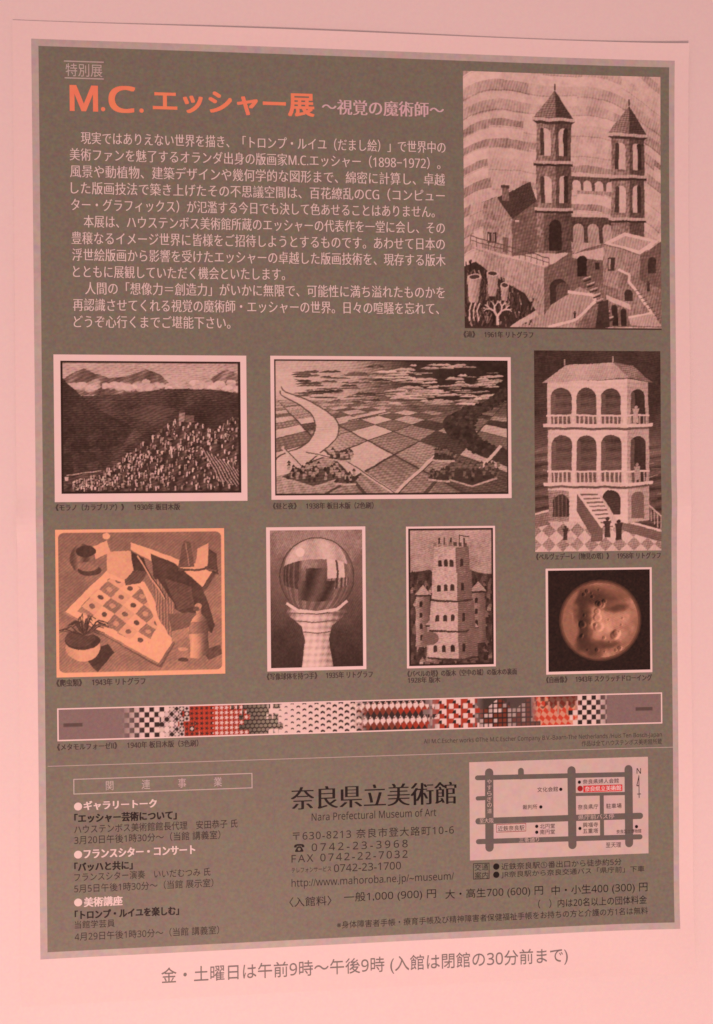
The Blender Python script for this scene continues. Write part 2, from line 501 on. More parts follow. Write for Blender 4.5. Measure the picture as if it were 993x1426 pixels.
    p.a += .12 * (p.noise(90, 110, 2) - .5)
    p.box(0, .992, 1, 1, .16)
    return ramp(np.clip(p.tone(), 0, .92), SEPIA)

def art_hill_village():
    p = Plate(288, 212, .70, 5)
    U, V = p.U, p.V
    ph, pw = .026, .018
    def ridge(base, amp, f, tone, seed, alpha=1.0):
        r = np.random.RandomState(seed)
        y = base + sum(amp / (1 + k) * np.sin(f * (1 + k * 1.7) * U * 6.28 + r.rand() * 6.28) for k in range(5)) + .012 * (p.noise(40, 3) - .5)
        m = V > y
        t = tone(U, V) if callable(tone) else np.full(U.shape, tone)
        p.a[m] = p.a[m] * (1 - alpha) + t[m] * alpha
    p.a = .62 + .10 * (np.mod(V * 70 + .5 * np.sin(U * 9), 1) < .5) + .12 * (p.noise(8, 10) - .5)
    n1 = p.noise(30, 18)
    def mount(pts, t0):
        p.poly(pts, lambda u, v: t0 + .10 * (np.mod(v * 80 + u * 25, 1) < .45) + .12 * np.sin(u * 60 + v * 30) * np.sin(u * 23))
    mount([(0, .16), (.07, .09), (.13, .055), (.19, .10), (.27, .13), (.36, .12), (.47, .06), (.55, .10), (.62, .20), (.62, .26), (0, .26)], .34)
    mount([(.70, .22), (.82, .14), (.92, .06), (1, .10), (1, .26), (.70, .26)], .40)
    # cloud bank
    for k in range(150):
        u = p.rng.rand(); v = .195 + .025 * p.rng.randn() * .6
        if .62 < u < .72: continue
        ru = .010 + .022 * p.rng.rand()
        p.oval(u, v, ru, ru * .8, .60 + .28 * p.rng.rand(), .75)
    # dark slopes with long engraved lines
    lines = np.mod(V * 62 + .3 * np.sin(U * 5), 1) < .40
    y1 = .235 + .03 * np.sin(U * 5 + 1) + .05 * np.clip(U - .6, 0, 1)
    m = V > y1
    dark = .15 + .12 * lines + .20 * (p.noise(9, 7) - .5)
    p.a[m] = dark[m]
    p.poly([(0, .12), (.08, .22), (.20, .36), (.36, .47), (.40, .52), (.25, .80), (0, .9)], lambda u, v: .10 + .08 * (np.mod(v * 62, 1) < .4))
    p.poly([(.34, .38), (.50, .33), (.64, .36), (.60, .42), (.45, .46)], .30, .6)
    p.poly([(.62, .40), (.74, .31), (.86, .30), (1, .26), (1, .5), (.75, .5)], lambda u, v: .11 + .09 * (np.mod(v * 62, 1) < .4), .85)
    n = p.noise(22, 16)
    m = (V > .5) & (U < .45) & (n > .55)
    p.a[m] += .06
    # the village hill: a rounded rise at the right with many small houses
    hill = [(.05, .93), (.22, .86), (.38, .70), (.52, .55), (.62, .45), (.70, .43), (.80, .50), (.86, .52), (.93, .45), (1, .40), (1, 1), (0, 1), (0, .96)]
    p.poly(hill, lambda u, v: .21 + .08 * np.sin(u * 90 + 40 * v))
    m = (V > .45) & (U > .3) & (p.noise(16, 14) > .5)
    def top(u):
        return np.interp(u, [h[0] for h in hill[:10]], [h[1] for h in hill[:10]])
    spots = []
    for k in range(620):
        u = .06 + .93 * p.rng.rand(); v = top(u) + .01 + (1 - top(u)) * p.rng.rand() ** 1.1
        spots.append((v, u))
    for v, u in sorted(spots):
        if v > .985: continue
        w = .008 + .012 * p.rng.rand(); h = .012 + .022 * p.rng.rand()
        lit = p.rng.rand()
        p.box(u, v - h, u + w * .55, v, .42 + .45 * lit); p.box(u + w * .55, v - h, u + w, v, .10)
        p.poly([(u - .002, v - h), (u + w * .3, v - h - .010), (u + w + .002, v - h)], .50 + .3 * lit if p.rng.rand() > .4 else .12)
        if p.rng.rand() < .18: p.oval(u + w, v, .010, .010, .07)
    # church and wall on the top, terraces running down the right
    p.box(.655, .39, .685, .46, .55); p.poly([(.65, .39), (.67, .345), (.69, .39)], .25); p.box(.69, .41, .74, .46, .42)
    for k in range(9):
        u = .78 + .024 * k
        p.stroke([(u, .66 + .02 * k), (u + .10, .90 + .012 * k)], .006, .62); p.stroke([(u + .008, .66 + .02 * k), (u + .108, .90 + .012 * k)], .006, .12)
    p.stroke([(.03, .86), (.10, .845), (.22, .825)], .006, .62); p.box(.02, .87, .04, .90, .75)
    p.wobble(0.0028)
    p.hatch(60, 1.2, .14, .10, .75)
    p.a += .14 * (p.noise(90, 66, 2) - .5)
    p.box(0, 0, 1, .017, .03); p.box(0, .98, 1, 1, .03); p.box(0, 0, .014, 1, .03); p.box(.985, 0, 1, 1, .05)
    return ramp(p.tone(), SEPIA)

def art_fields():
    p = Plate(384, 230, .6, 8)
    U, V = p.U, p.V
    # a day-to-dusk sky, then flat land in perspective
    hor = .30
    sky = np.interp(U, [0, .30, .42, .58, 1], [.72, .66, .45, .14, .07]) + .07 * (np.mod(V * 90, 1) < .5) * (U < .5)
    p.a = sky.copy()
    d = np.clip(V - hor, .004, 1)
    gx = (U - .5) / (d + .12); gz = 1 / (d + .12)
    a, b = gx * 1.9 + gz * 1.05, gx * 1.9 - gz * 1.05
    ca, cb = np.floor(a), np.floor(b)
    hs = np.mod(np.sin(ca * 12.9 + cb * 78.2) * 4375.5, 1)
    tone = np.where(np.mod(ca + cb, 2) < 1, .60, .34) + .34 * (hs - .5) + .06 * (np.mod(a * 9, 1) < .5)
    side = np.interp(U, [0, .3, .7, 1], [.12, .06, -.04, -.12])
    land = np.clip(tone + side, .1, .75)
    edge = (np.minimum(a - ca, b - cb) < .05)
    land = np.where(edge, .22, land)
    m = V > hor
    p.a[m] = land[m]
    haze = np.clip((.42 - V) / .12, 0, 1) * m
    p.a = p.a * (1 - .6 * haze) + .6 * haze * np.interp(U, [0, .5, 1], [.66, .42, .15])
    # long thin clouds: pale ones over the dusk, grey ones over the day
    for k in range(190):
        u = .10 + .84 * p.rng.rand(); v = .03 + .30 * p.rng.rand() ** .8
        w = .015 + .05 * p.rng.rand(); h = .004 + .011 * p.rng.rand()
        right = u > .47 + .10 * (p.rng.rand() - .5)
        t = (.62 + .22 * p.rng.rand()) if right else (.10 + .22 * p.rng.rand())
        pts = [(u - w, v + .2 * h), (u - .6 * w, v - .5 * h), (u - .2 * w, v - h), (u + .2 * w, v - .7 * h), (u + .55 * w, v - 1.1 * h), (u + w, v), (u + .5 * w, v + .5 * h), (u - .3 * w, v + .4 * h)]
        p.poly(p.curve(pts, 4), t, .9)
        p.stroke([(u - .8 * w, v + .5 * h), (u + .8 * w, v + .4 * h)], .002, 1 - t, .5)
    # a pale river winding through the left, a dark belt of woodland on the right
    L = [(.03, .20), (.05, .24), (.14, .30), (.22, .38), (.27, .48), (.25, .60), (.17, .72), (.10, .82)]
    Rr = [(.025, .23), (.035, .27), (.11, .34), (.16, .42), (.17, .52), (.13, .62), (.03, .70), (0, .74)]
    L, Rr = p.curve(L), p.curve(Rr)
    p.poly(L + [(0, .86)] + Rr[::-1], lambda u, v: .74 + .05 * (np.mod(v * 60, 1) < .5))
    p.stroke(L, .006, .30); p.stroke(Rr, .006, .30)
    W1 = [(.985, .20), (.90, .30), (.80, .36), (.72, .44), (.73, .54), (.78, .62), (.86, .70)]
    W2 = [(1, .24), (.97, .32), (.88, .40), (.85, .48), (.88, .58), (.94, .64), (1, .68)]
    p.poly(p.curve(W1) + [(1, .80)] + p.curve(W2)[::-1], .15)
    for k in range(260):
        i = p.rng.randint(0, 6); f = p.rng.rand(); g = p.rng.rand()
        u = (W1[i][0] * (1 - f) + W1[i + 1][0] * f) * (1 - g) + (W2[i][0] * (1 - f) + W2[i + 1][0] * f) * g
        v = (W1[i][1] * (1 - f) + W1[i + 1][1] * f) * (1 - g) + (W2[i][1] * (1 - f) + W2[i + 1][1] * f) * g
        p.oval(u, v, .008, .012, .08 + .16 * p.rng.rand())
    # two straight lanes and farms
    for pts in ([(.12, .67), (.30, .75), (.51, .99)], [(.68, .71), (.51, .99)], [(.30, .45), (.47, .38)], [(.03, .64), (.14, .84)], [(.97, .64), (.86, .84)]):
        p.stroke(pts, .014, .74); p.stroke([(a_ + .009, b_ + .006) for a_, b_ in pts], .004, .2)
    for (cu, cv, s, drk) in ((.16, .84, 1, 0), (.84, .84, 1, 1), (.30, .88, .4, 0), (.70, .86, .4, 1), (.28, .71, .4, 0), (.72, .71, .4, 1)):
        p.poly([(cu - .13 * s, cv + .02), (cu - .06 * s, cv - .04), (cu + .08 * s, cv - .03), (cu + .11 * s, cv + .03), (cu, cv + .09 * s)], .28 - .12 * drk)
        for k in range(int(60 * s)):
            u = cu + .11 * s * (2 * p.rng.rand() - 1); v = cv + .05 * s * (2 * p.rng.rand() - 1)
            h = .03 * (.5 + p.rng.rand())
            if p.rng.rand() < .45:
                p.box(u, v - h, u + .012, v, .58 - .2 * drk); p.poly([(u - .003, v - h), (u + .006, v - h - .02), (u + .015, v - h)], .14)
            else:
                p.oval(u, v, .006, .016, .08 + .1 * p.rng.rand())
        p.stroke([(cu - .13 * s, cv + .03), (cu, cv + .10 * s), (cu + .11 * s, cv + .04)], .008, .66)
    p.wobble(0.0022)
    p.hatch(95, 1.45, .14, .12, .78); p.hatch(80, .6, .07)
    p.a += .10 * (p.noise(90, 60, 2) - .5)
    for bx in ((0, 0, 1, .012), (0, .985, 1, 1), (0, 0, .007, 1), (.993, 0, 1, 1)): p.box(*bx, .04)
    return ramp(p.tone(), BROWN)

def art_arcade():
    p = Plate(212, 336, .12, 11)
    U, V = p.U, p.V
    p.a = .11 + .05 * (np.mod(V * 120, 1) < .4) + .30 * np.clip((V - .30) / .15, 0, 1) * (V < .55) * p.noise(6, 10) + .05 * p.noise(20, 30)
    p.poly([(0, .50), (.15, .44), (.5, .50), (.8, .43), (1, .49), (1, .86), (0, .86)], lambda u, v: .22 + .22 * np.abs(np.sin(v * 60 + 6 * u)))
    m = (V > .55) & (V < .85)
    p.a[m] -= .10
    for k in range(60):
        u, v = p.rng.rand(), .48 + .3 * p.rng.rand()
        p.stroke([(u, v), (u + .08, v + .04 * (p.rng.rand() - .5))], .008, .16 + .38 * p.rng.rand())
    def face(t): return lambda u, v: t - .10 * np.clip((.32 - u) / .2, 0, 1) + .03 * np.sin(v * 300)
    # paved court and parapets
    p.poly([(0, .87), (.15, .83), (1, .90), (1, 1), (0, 1)], lambda u, v: .56 + .22 * (np.mod(np.floor(u * 9 + v * 14) + np.floor(u * 9 - v * 14), 2) < 1))
    p.poly([(.62, .83), (1, .90), (1, .955), (.62, .885)], .40); p.stroke([(.62, .83), (1, .90)], .018, .80)
    p.poly([(0, .81), (.12, .79), (.12, .86), (0, .88)], .48); p.stroke([(0, .81), (.12, .79)], .016, .78)
    # the building: a plain block, two storeys of arches set straight above each other, one low hipped roof
    x0, xm, x1 = .105, .73, .90
    p.poly([(x0, .16), (xm, .14), (xm, .86), (x0, .85)], face(.84)); p.poly([(xm, .14), (x1, .155), (x1, .845), (xm, .86)], face(.64))
    p.poly([(x0 - .04, .165), (.24, .075), (.62, .06), (xm + .02, .135)], lambda u, v: .70 - .5 * np.abs(u - .36) * .6 + .05 * (np.mod(v * 110, 1) < .4))
    p.poly([(xm + .02, .135), (.62, .06), (.78, .075), (x1 + .04, .16)], lambda u, v: .45 + .05 * (np.mod(v * 110, 1) < .4))
    p.stroke([(.24, .075), (.24, .045)], .012, .6); p.stroke([(.62, .06), (.62, .03)], .012, .6)
    def storey(vt, vb, rail):
        n = 3; w = (xm - x0 - .04) / n
        for k in range(n):
            u = x0 + .03 + w * k
            p.arch(u, u + w - .035, vt, vb, lambda U_, V_: .17 + .16 * np.clip((V_ - vt) / (vb - vt), 0, 1) + .10 * np.abs(np.sin(V_ * 70)))
            p.arch(u, u + (w - .035) * .22, vt + .03, vb, .36)
        p.arch(xm + .03, x1 - .025, vt + .005, vb, .13); p.arch(xm + .03, xm + .06, vt + .02, vb, .32)
        for k in range(24):
            u = x0 + .01 + (x1 - x0 - .02) * k / 23
            p.box(u, vb - rail, u + .012, vb, .74 if u < xm else .58)
        p.box(x0 - .005, vb - rail - .008, x1 + .005, vb - rail, .82)
        p.poly([(x0 - .035, vb), (xm, vb + .004), (x1 + .035, vb - .004), (x1 + .03, vb + .012), (xm, vb + .02), (x0 - .03, vb + .016)], .82)
        p.poly([(x0 - .005, vb + .016), (xm, vb + .02), (x1, vb + .012), (x1, vb + .022), (xm, vb + .032), (x0, vb + .028)], .34)
    storey(.185, .365, .038)
    storey(.42, .655, .05)
    p.arch(.14, .27, .715, .825, .20)
    for k in range(4): p.box(.15 + .03 * k, .72, .158 + .03 * k, .825, .5)
    p.arch(.53, .67, .695, .82, .16); p.arch(.76, .86, .70, .835, .42)
    p.poly([(x0, .69), (.27, .70), (.27, .85), (x0, .845)], .12, .35)
    # steps up the front
    for k in range(9):
        v = .70 + .02 * k
        p.box(.33 + .022 * k, v, .50 + .016 * k, v + .012, .82); p.box(.33 + .022 * k, v + .012, .50 + .016 * k, v + .02, .42)
    p.poly([(.33, .70), (.53, .88), (.53, .955), (.42, .90), (.33, .80)], .38); p.stroke([(.33, .70), (.53, .88)], .02, .84)
    p.poly([(.50, .70), (.66, .86), (.66, .90), (.62, .88)], .72)
    p.box(.44, .91, .52, .95, .40); p.box(.25, .925, .31, .955, .70)
    p.stroke([(.90, .77), (1, .83)], .012, .7)
    for k in range(4): p.stroke([(.915 + .026 * k, .78 + .016 * k), (.915 + .026 * k, .85 + .016 * k)], .008, .6)
    for u, v, h, t in ((.80, .36, .085, .66), (.81, .645, .085, .60), (.57, .93, .10, .14), (.66, .945, .10, .10), (.24, .94, .07, .2)): p.person(u, v, h, t)
    p.wobble(0.0039)
    p.hatch(60, 1.4, .12, .08, .7); p.hatch(55, .3, .07, .3, .9)
    p.a += .13 * (p.noise(80, 120, 2) - .5)
    return ramp(np.clip(p.tone(), 0, .9), SEPIA)

def art_desk():
    p = Plate(276, 236, .50, 17)
    U, V = p.U, p.V
    p.a = .44 + .10 * (p.noise(5, 5) - .5) + .08 * V
    soft = lambda pts, t=.16, al=.55: p.poly(pts, t, al)
    # drawing board and sheet of plain tiles
    soft([(.07, .58), (.30, .36), (.70, .78), (.62, .95), (.58, .93)])
    p.poly([(.05, .56), (.30, .28), (.52, .36), (.69, .76), (.60, .92)], .93)
    p.poly([(.60, .92), (.69, .76), (.695, .775), (.605, .94)], .45); p.stroke([(.05, .56), (.60, .92)], .012, .55)
    ca, cb = U * 8.2 + V * 7.2, U * 8.2 - V * 10.0
    chk = np.mod(np.floor(ca) + np.floor(cb), 3)
    m = np.zeros(U.shape, bool)
    q = Plate(p.w, p.h, 0.0); q.poly([(.12, .55), (.31, .33), (.50, .40), (.60, .66), (.54, .78), (.46, .77)], 1.0); m = q.a > .5
    t = np.where(chk < 1, .50, np.where(chk < 2, .80, .93)); dots = (np.hypot(ca - np.floor(ca) - .5, cb - np.floor(cb) - .5) < .2)
    p.a[m] = np.where(dots, 1.2 - t, t)[m]
    # books
    p.poly([(.44, .09), (.74, .22), (.95, .29), (.93, .34), (.87, .42), (.44, .14)], .90)
    p.poly([(.93, .29), (.95, .31), (.87, .45), (.86, .41)], .25)
    p.poly([(.56, .17), (.70, .24), (.86, .40), (.94, .66), (.92, .72), (.80, .62), (.70, .55), (.58, .33)], .17)
    p.poly([(.56, .36), (.60, .34), (.70, .52), (.68, .74), (.66, .72), (.60, .60)], lambda u, v: .42 + .2 * (np.mod(u * 60, 1) < .4))
    p.poly([(.66, .58), (.86, .58), (.82, .66), (.68, .70)], .36); p.poly([(.68, .70), (.82, .66), (.82, .73), (.68, .77)], .58)
    p.poly([(.64, .34), (.80, .40), (.82, .54), (.72, .56)], .27)
    soft([(.88, .12), (.95, .18), (.96, .32), (.88, .28)], .1, .7)
    p.poly([(.72, .27), (.76, .08), (.80, .10), (.82, .27)], .32); p.poly([(.82, .28), (.84, .14), (.905, .10), (.895, .26)], .80)
    p.poly([(.72, .27), (.82, .285), (.90, .265), (.90, .28), (.82, .30), (.72, .29)], .25); p.stroke([(.77, .10), (.79, .26)], .006, .55)
    # wooden block, box and cup at the back
    p.poly([(.30, .16), (.44, .15), (.46, .28), (.40, .345), (.30, .29)], .80); p.poly([(.44, .15), (.52, .20), (.545, .29), (.46, .28)], .14)
    p.poly([(.40, .345), (.46, .28), (.545, .29), (.50, .37), (.41, .385)], .26); p.poly([(.22, .12), (.30, .08), (.32, .16), (.22, .21)], .84)
    p.stroke([(.48, .18), (.64, .48)], .008, .80); p.stroke([(.49, .18), (.65, .48)], .006, .12)
    p.oval(.16, .20, .075, .10, lambda u, v: .20 + .25 * np.sin((u - .1) * 40) ** 2); p.oval(.18, .15, .06, .04, .12); p.oval(.20, .28, .07, .035, .18)
    p.oval(.19, .255, .06, .03, .48); p.oval(.30, .05, .022, .022, .92)
    # potted plant
    soft([(.15, .84), (.30, .78), (.34, .84), (.24, .97)], .08, .8)
    p.oval(.155, .80, .10, .095, lambda u, v: .86 - 1.8 * np.clip(.15 - u, 0, 1) - 1.2 * np.clip(u - .20, 0, 1)); p.oval(.155, .755, .10, .06, .16); p.oval(.14, .735, .085, .06, .24)
    for k in range(46):
        an = -2.9 + 2.7 * p.rng.rand(); L = .10 + .11 * p.rng.rand()
        c = (.165, .72)
        m1 = (c[0] + .6 * L * math.cos(an), c[1] + .75 * L * math.sin(an)); e = (c[0] + L * math.cos(an), c[1] + .8 * L * math.sin(an) + .03)
        p.stroke([c, m1, e], .006, .10 + .35 * p.rng.rand() ** 2)
    # bottle and glass
    soft([(.86, .84), (.97, .80), (.98, .86), (.90, .90)], .14, .7)
    sh = lambda u, v: np.interp(u, [.775, .80, .83, .87, .905], [.62, .86, .70, .36, .18])
    p.poly([(.78, .68), (.80, .63), (.83, .59), (.825, .54), (.855, .54), (.86, .59), (.89, .63), (.90, .68), (.90, .86), (.84, .89), (.79, .88)], sh)
    p.poly([(.79, .64), (.90, .64), (.90, .72), (.78, .72)], .22, .45); p.oval(.84, .535, .02, .02, .62); p.oval(.83, .555, .018, .015, .3)
    p.oval(.745, .86, .035, .05, .56, .7); p.oval(.75, .895, .03, .014, .2); p.oval(.745, .82, .03, .012, .75, .8)
    p.wobble(0.0033)
    p.hatch(70, .9, .09, .1, .85)
    p.a += .12 * (p.noise(80, 70, 2) - .5)
    # rounded margin of bare paper
    u0, u1, v0, v1, r = .018, .980, .024, .968, .035
    du = np.maximum(np.maximum(u0 + r - U, U - (u1 - r)), 0); dv = np.maximum(np.maximum(v0 + r - V, V - (v1 - r)), 0) 
    out = (np.hypot(du, dv) > r) | (U < u0) | (U > u1) | (V < v0) | (V > v1)
    p.a[out] = .97
    return ramp(p.tone(), AMBER)

def art_globe():
    p = Plate(164, 236, .5, 23)
    U, V = p.U, p.V
    k = p.asp
    p.a = np.interp(V, [0, .35, .7, 1], [.58, .46, .24, .12]) + .07 * (p.noise(60, 80, 2) - .5) - .10 * np.abs(U - .5)
    # turned stand
    prof = [(.52, .20), (.56, .30), (.60, .33), (.64, .27), (.70, .16), (.80, .13), (.90, .15), (1, .17)]
    pts = [(.5 - w, v) for v, w in prof] + [(.5 + w, v) for v, w in prof[::-1]]
    p.poly(pts, lambda u, v: np.interp(u, [.18, .30, .46, .62, .82], [.40, .72, .86, .66, .26]) + .07 * np.sin(v * 130) + .05 * np.sin(u * 90 + v * 20))
    for v, w in ((.60, .33), (.66, .235), (.74, .145)): p.stroke([(.5 - w, v), (.5, v + .012), (.5 + w, v)], .012, .38)
    # glass ball with a window, a ceiling and a dark room in it
    cu, cv, r = .505, .335, .40
    X = (U - cu) / r; Y = (V - cv) * k / r; R2 = X * X + Y * Y; m = R2 < 1
    Z = np.sqrt(np.clip(1 - R2, 0, 1)); bulge = 1 / (.35 + Z)
    gx, gy = X * bulge, Y * bulge
    t = .44 + .10 * (-Y) + .05 * np.sin(gx * 9) * np.sin(gy * 7)
    t = np.where((gy < -.35) & (np.abs(gx + .1) < 1.1), .70 + .05 * np.sin(gx * 7), t)
    t = np.where((gx > -1.2) & (gx < -.35) & (gy > -.35) & (gy < .35), .22 + .16 * (np.mod(gx * 5, 1) < .3), t)
    t = np.where((gx > .22) & (gx < .75) & (gy > -.38) & (gy < .05), .80, t); t = np.where((np.abs(gx - .48) < .03) & (gy > -.38) & (gy < .05), .25, t)
    t = np.where((gx > .3) & (gx < 1.0) & (gy > .05) & (gy < .3), .25 + .3 * (np.mod(gx * 6, 1) < .5), t)
    t = np.where((gy > .30), .34 + .12 * (np.mod(gx * 4 + gy, 1) < .5), t)
    t = np.where((np.abs(gx + .02) < .42 - .2 * (gy < .1)) & (gy > -.15) & (gy < .62), .24 + .12 * np.sin(gx * 14 + gy * 5), t)
    t = t - .22 * np.clip(R2 - .80, 0, 1) * 5 * .5 + .08 * (p.noise(40, 50) - .5)
    p.a[m] = t[m]
    rim = (R2 > .965) & (R2 < 1.015); p.a[rim] = .22
    gl = np.hypot(X + .45, Y + .62) < .12; p.a[gl & m] = .88
    p.stroke([(.17, .53), (.30, .585), (.5, .60), (.72, .58), (.83, .52)], .03, .82)
    p.wobble(0.0033)
    p.hatch(52, .5, .08, .1, .85)
    p.a += .10 * (p.noise(70, 100, 2) - .5)
    return ramp(np.clip(p.tone(), 0, .93), SEPIA)

def art_tall_tower():
    p = Plate(150, 236, .6, 29)
    U, V = p.U, p.V
    p.a = .62 - .15 * V + .10 * (p.noise(8, 14) - .5)
    # roofs of the town around the foot
    p.poly([(0, .32), (.25, .30), (.32, .34), (.7, .30), (.85, .33), (1, .34), (1, 1), (0, 1)], lambda u, v: .17 + .08 * np.sin(u * 50) * np.sin(v * 40))
    roofs = sorted((.34 + .64 * p.rng.rand(), p.rng.rand()) for _ in range(210))
    for v, u in roofs:
        w = .03 + .06 * v * p.rng.rand() + .02; h = .02 + .03 * p.rng.rand()
        t = .10 + .42 * p.rng.rand() ** 1.6
        p.poly([(u, v), (u + w * .4, v - h), (u + w, v)], t); p.box(u, v, u + w * .55, v + h, t * 1.3); p.box(u + w * .55, v, u + w, v + h, .07)
    for side, cu, tp, ft in ((-1, .17, .44, .86), (1, .82, .42, .84), (-1, .30, .66, .97), (1, .72, .68, .96)):
        p.poly([(cu - .08, tp + .04), (cu, tp), (cu + .08, tp + .04), (cu + .09, ft), (cu - .09, ft)], lambda u, v: .46 - 1.6 * (u - cu)); p.poly([(cu - .10, tp + .045), (cu, tp - .03), (cu + .10, tp + .045)], .60)
        p.stroke([(cu - .10, tp + .05), (cu + .10, tp + .05)], .02, .1)
        for k in range(4): p.arch(cu - .04, cu - .005, tp + .09 + .08 * k, tp + .13 + .08 * k, .08)
    # the tower: straight sided, tapering upward in three stages, a flat parapet on top
    st = [(.13, .32, .30, .71), (.31, .52, .28, .74), (.53, .74, .26, .77), (.75, .94, .24, .79)]
    for v0, v1, a, b in st:
        e = a + (b - a) * .62
        p.poly([(a, v0), (e, v0 + .015), (e, v1 + .015), (a - .01, v1)], lambda u, v: .68 + .10 * (np.mod(np.sin(np.floor(v * 110) * 12.9 + np.floor(u * 40) * 78.2) * 4375.5, 1) - .5))
        p.poly([(e, v0 + .015), (b, v0), (b + .01, v1), (e, v1 + .015)], lambda u, v: .36 + .10 * (np.mod(v * 70, 1) < .4))
        p.poly([(a - .02, v1 - .005), (e, v1 + .012), (b + .02, v1 - .005), (b + .02, v1 + .008), (e, v1 + .028), (a - .02, v1 + .008)], .16)
        for k in range(3):
            c = a + .05 + (e - a - .08) * k / 2.6
            p.arch(c, c + .045, v0 + .10, v0 + .15, .12)
        p.arch(e + .05, e + .085, v0 + .09, v0 + .15, .08)
    for k in range(7): p.box(.29 + .06 * k, .105, .33 + .06 * k, .135, .52 if k < 4 else .25)
    p.stroke([(.42, .12), (.42, .07)], .012, .2); p.stroke([(.60, .12), (.60, .055), (.72, .065)], .012, .2)
    for u in (.36, .5, .66): p.person(u, .11, .04, .14)
    p.oval(.25, .80, .10, .05, .40); p.oval(.78, .78, .10, .05, .44)
    p.wobble(0.0050)
    p.hatch(45, 1.3, .12, .1, .8)
    p.a += .16 * (p.noise(66, 99, 2) - .5)
    for bx in ((0, 0, 1, .014), (0, .986, 1, 1), (0, 0, .024, 1), (.976, 0, 1, 1)): p.box(*bx, .02)
    return ramp(p.tone(), SEPIA)

def art_disc():
    p = Plate(172, 172, .05, 31)
    U, V = p.U, p.V
    p.a = .04 + .07 * (p.noise(60, 60, 2) - .3)
    cu, cv, r = .51, .50, .375
    X, Y = (U - cu) / r, (V - cv) / r; R = np.hypot(X, Y); m = R < 1
    n = p.noise(5, 5, 4); n2 = p.noise(9, 9, 3)
    t = .58 - .12 * np.clip(R - .6, 0, 1) + .35 * (n - .5)
    t = t + .16 * np.exp(-((X - .05) ** 2 + (Y + .0) ** 2 * .6) / .12) + .12 * np.exp(-((X - .5) ** 2 + (Y - .3) ** 2) / .10)
    seas = [(-.50, -.10, .22, .75, .10), (-.15, -.62, .55, .22, .16), (.42, -.32, .30, .13, .22), (-.25, .72, .38, .2, .18), (.20, .62, .30, .10, .24), (-.42, .45, .2, .3, .16)]
    for a, b, ra, rb, tt in seas:
        w = np.exp(-(((X - a + .25 * (n2 - .5)) / ra) ** 2 + ((Y - b + .25 * (n - .5)) / rb) ** 2) ** 1.5)
        t = t * (1 - .85 * w) + tt * .85 * w
    for k in range(34):                                  # round pits with a lit and a shaded rim
        an, rd, q = p.rng.rand() * 6.283, p.rng.rand() ** .5 * .92, .025 + .10 * p.rng.rand() ** 3
        dx, dy = X - rd * np.cos(an), Y - rd * np.sin(an); dd = np.hypot(dx, dy) / q
        t = t + .34 * np.exp(-((dd - 1) / .28) ** 2) * (dx / q * .8 + dy / q * .25) - .12 * np.exp(-dd ** 2 * 1.5)
    left = np.clip((-.62 + .1 * np.sin(Y * 6) - X) / .08, 0, 1); t = t * (1 - left) + .52 * left
    p.a[m] = t[m]
    p.hatch(62, 1.1, .14, .06, .9)
    ring = (R > .985) & (R < 1.03); p.a[ring] = .36
    ring = (R > 1.03) & (R < 1.07); p.a[ring] = .20
    p.a += .08 * (p.noise(70, 70, 2) - .5)
    return ramp(np.clip(p.tone(), 0, .85), EMBER)

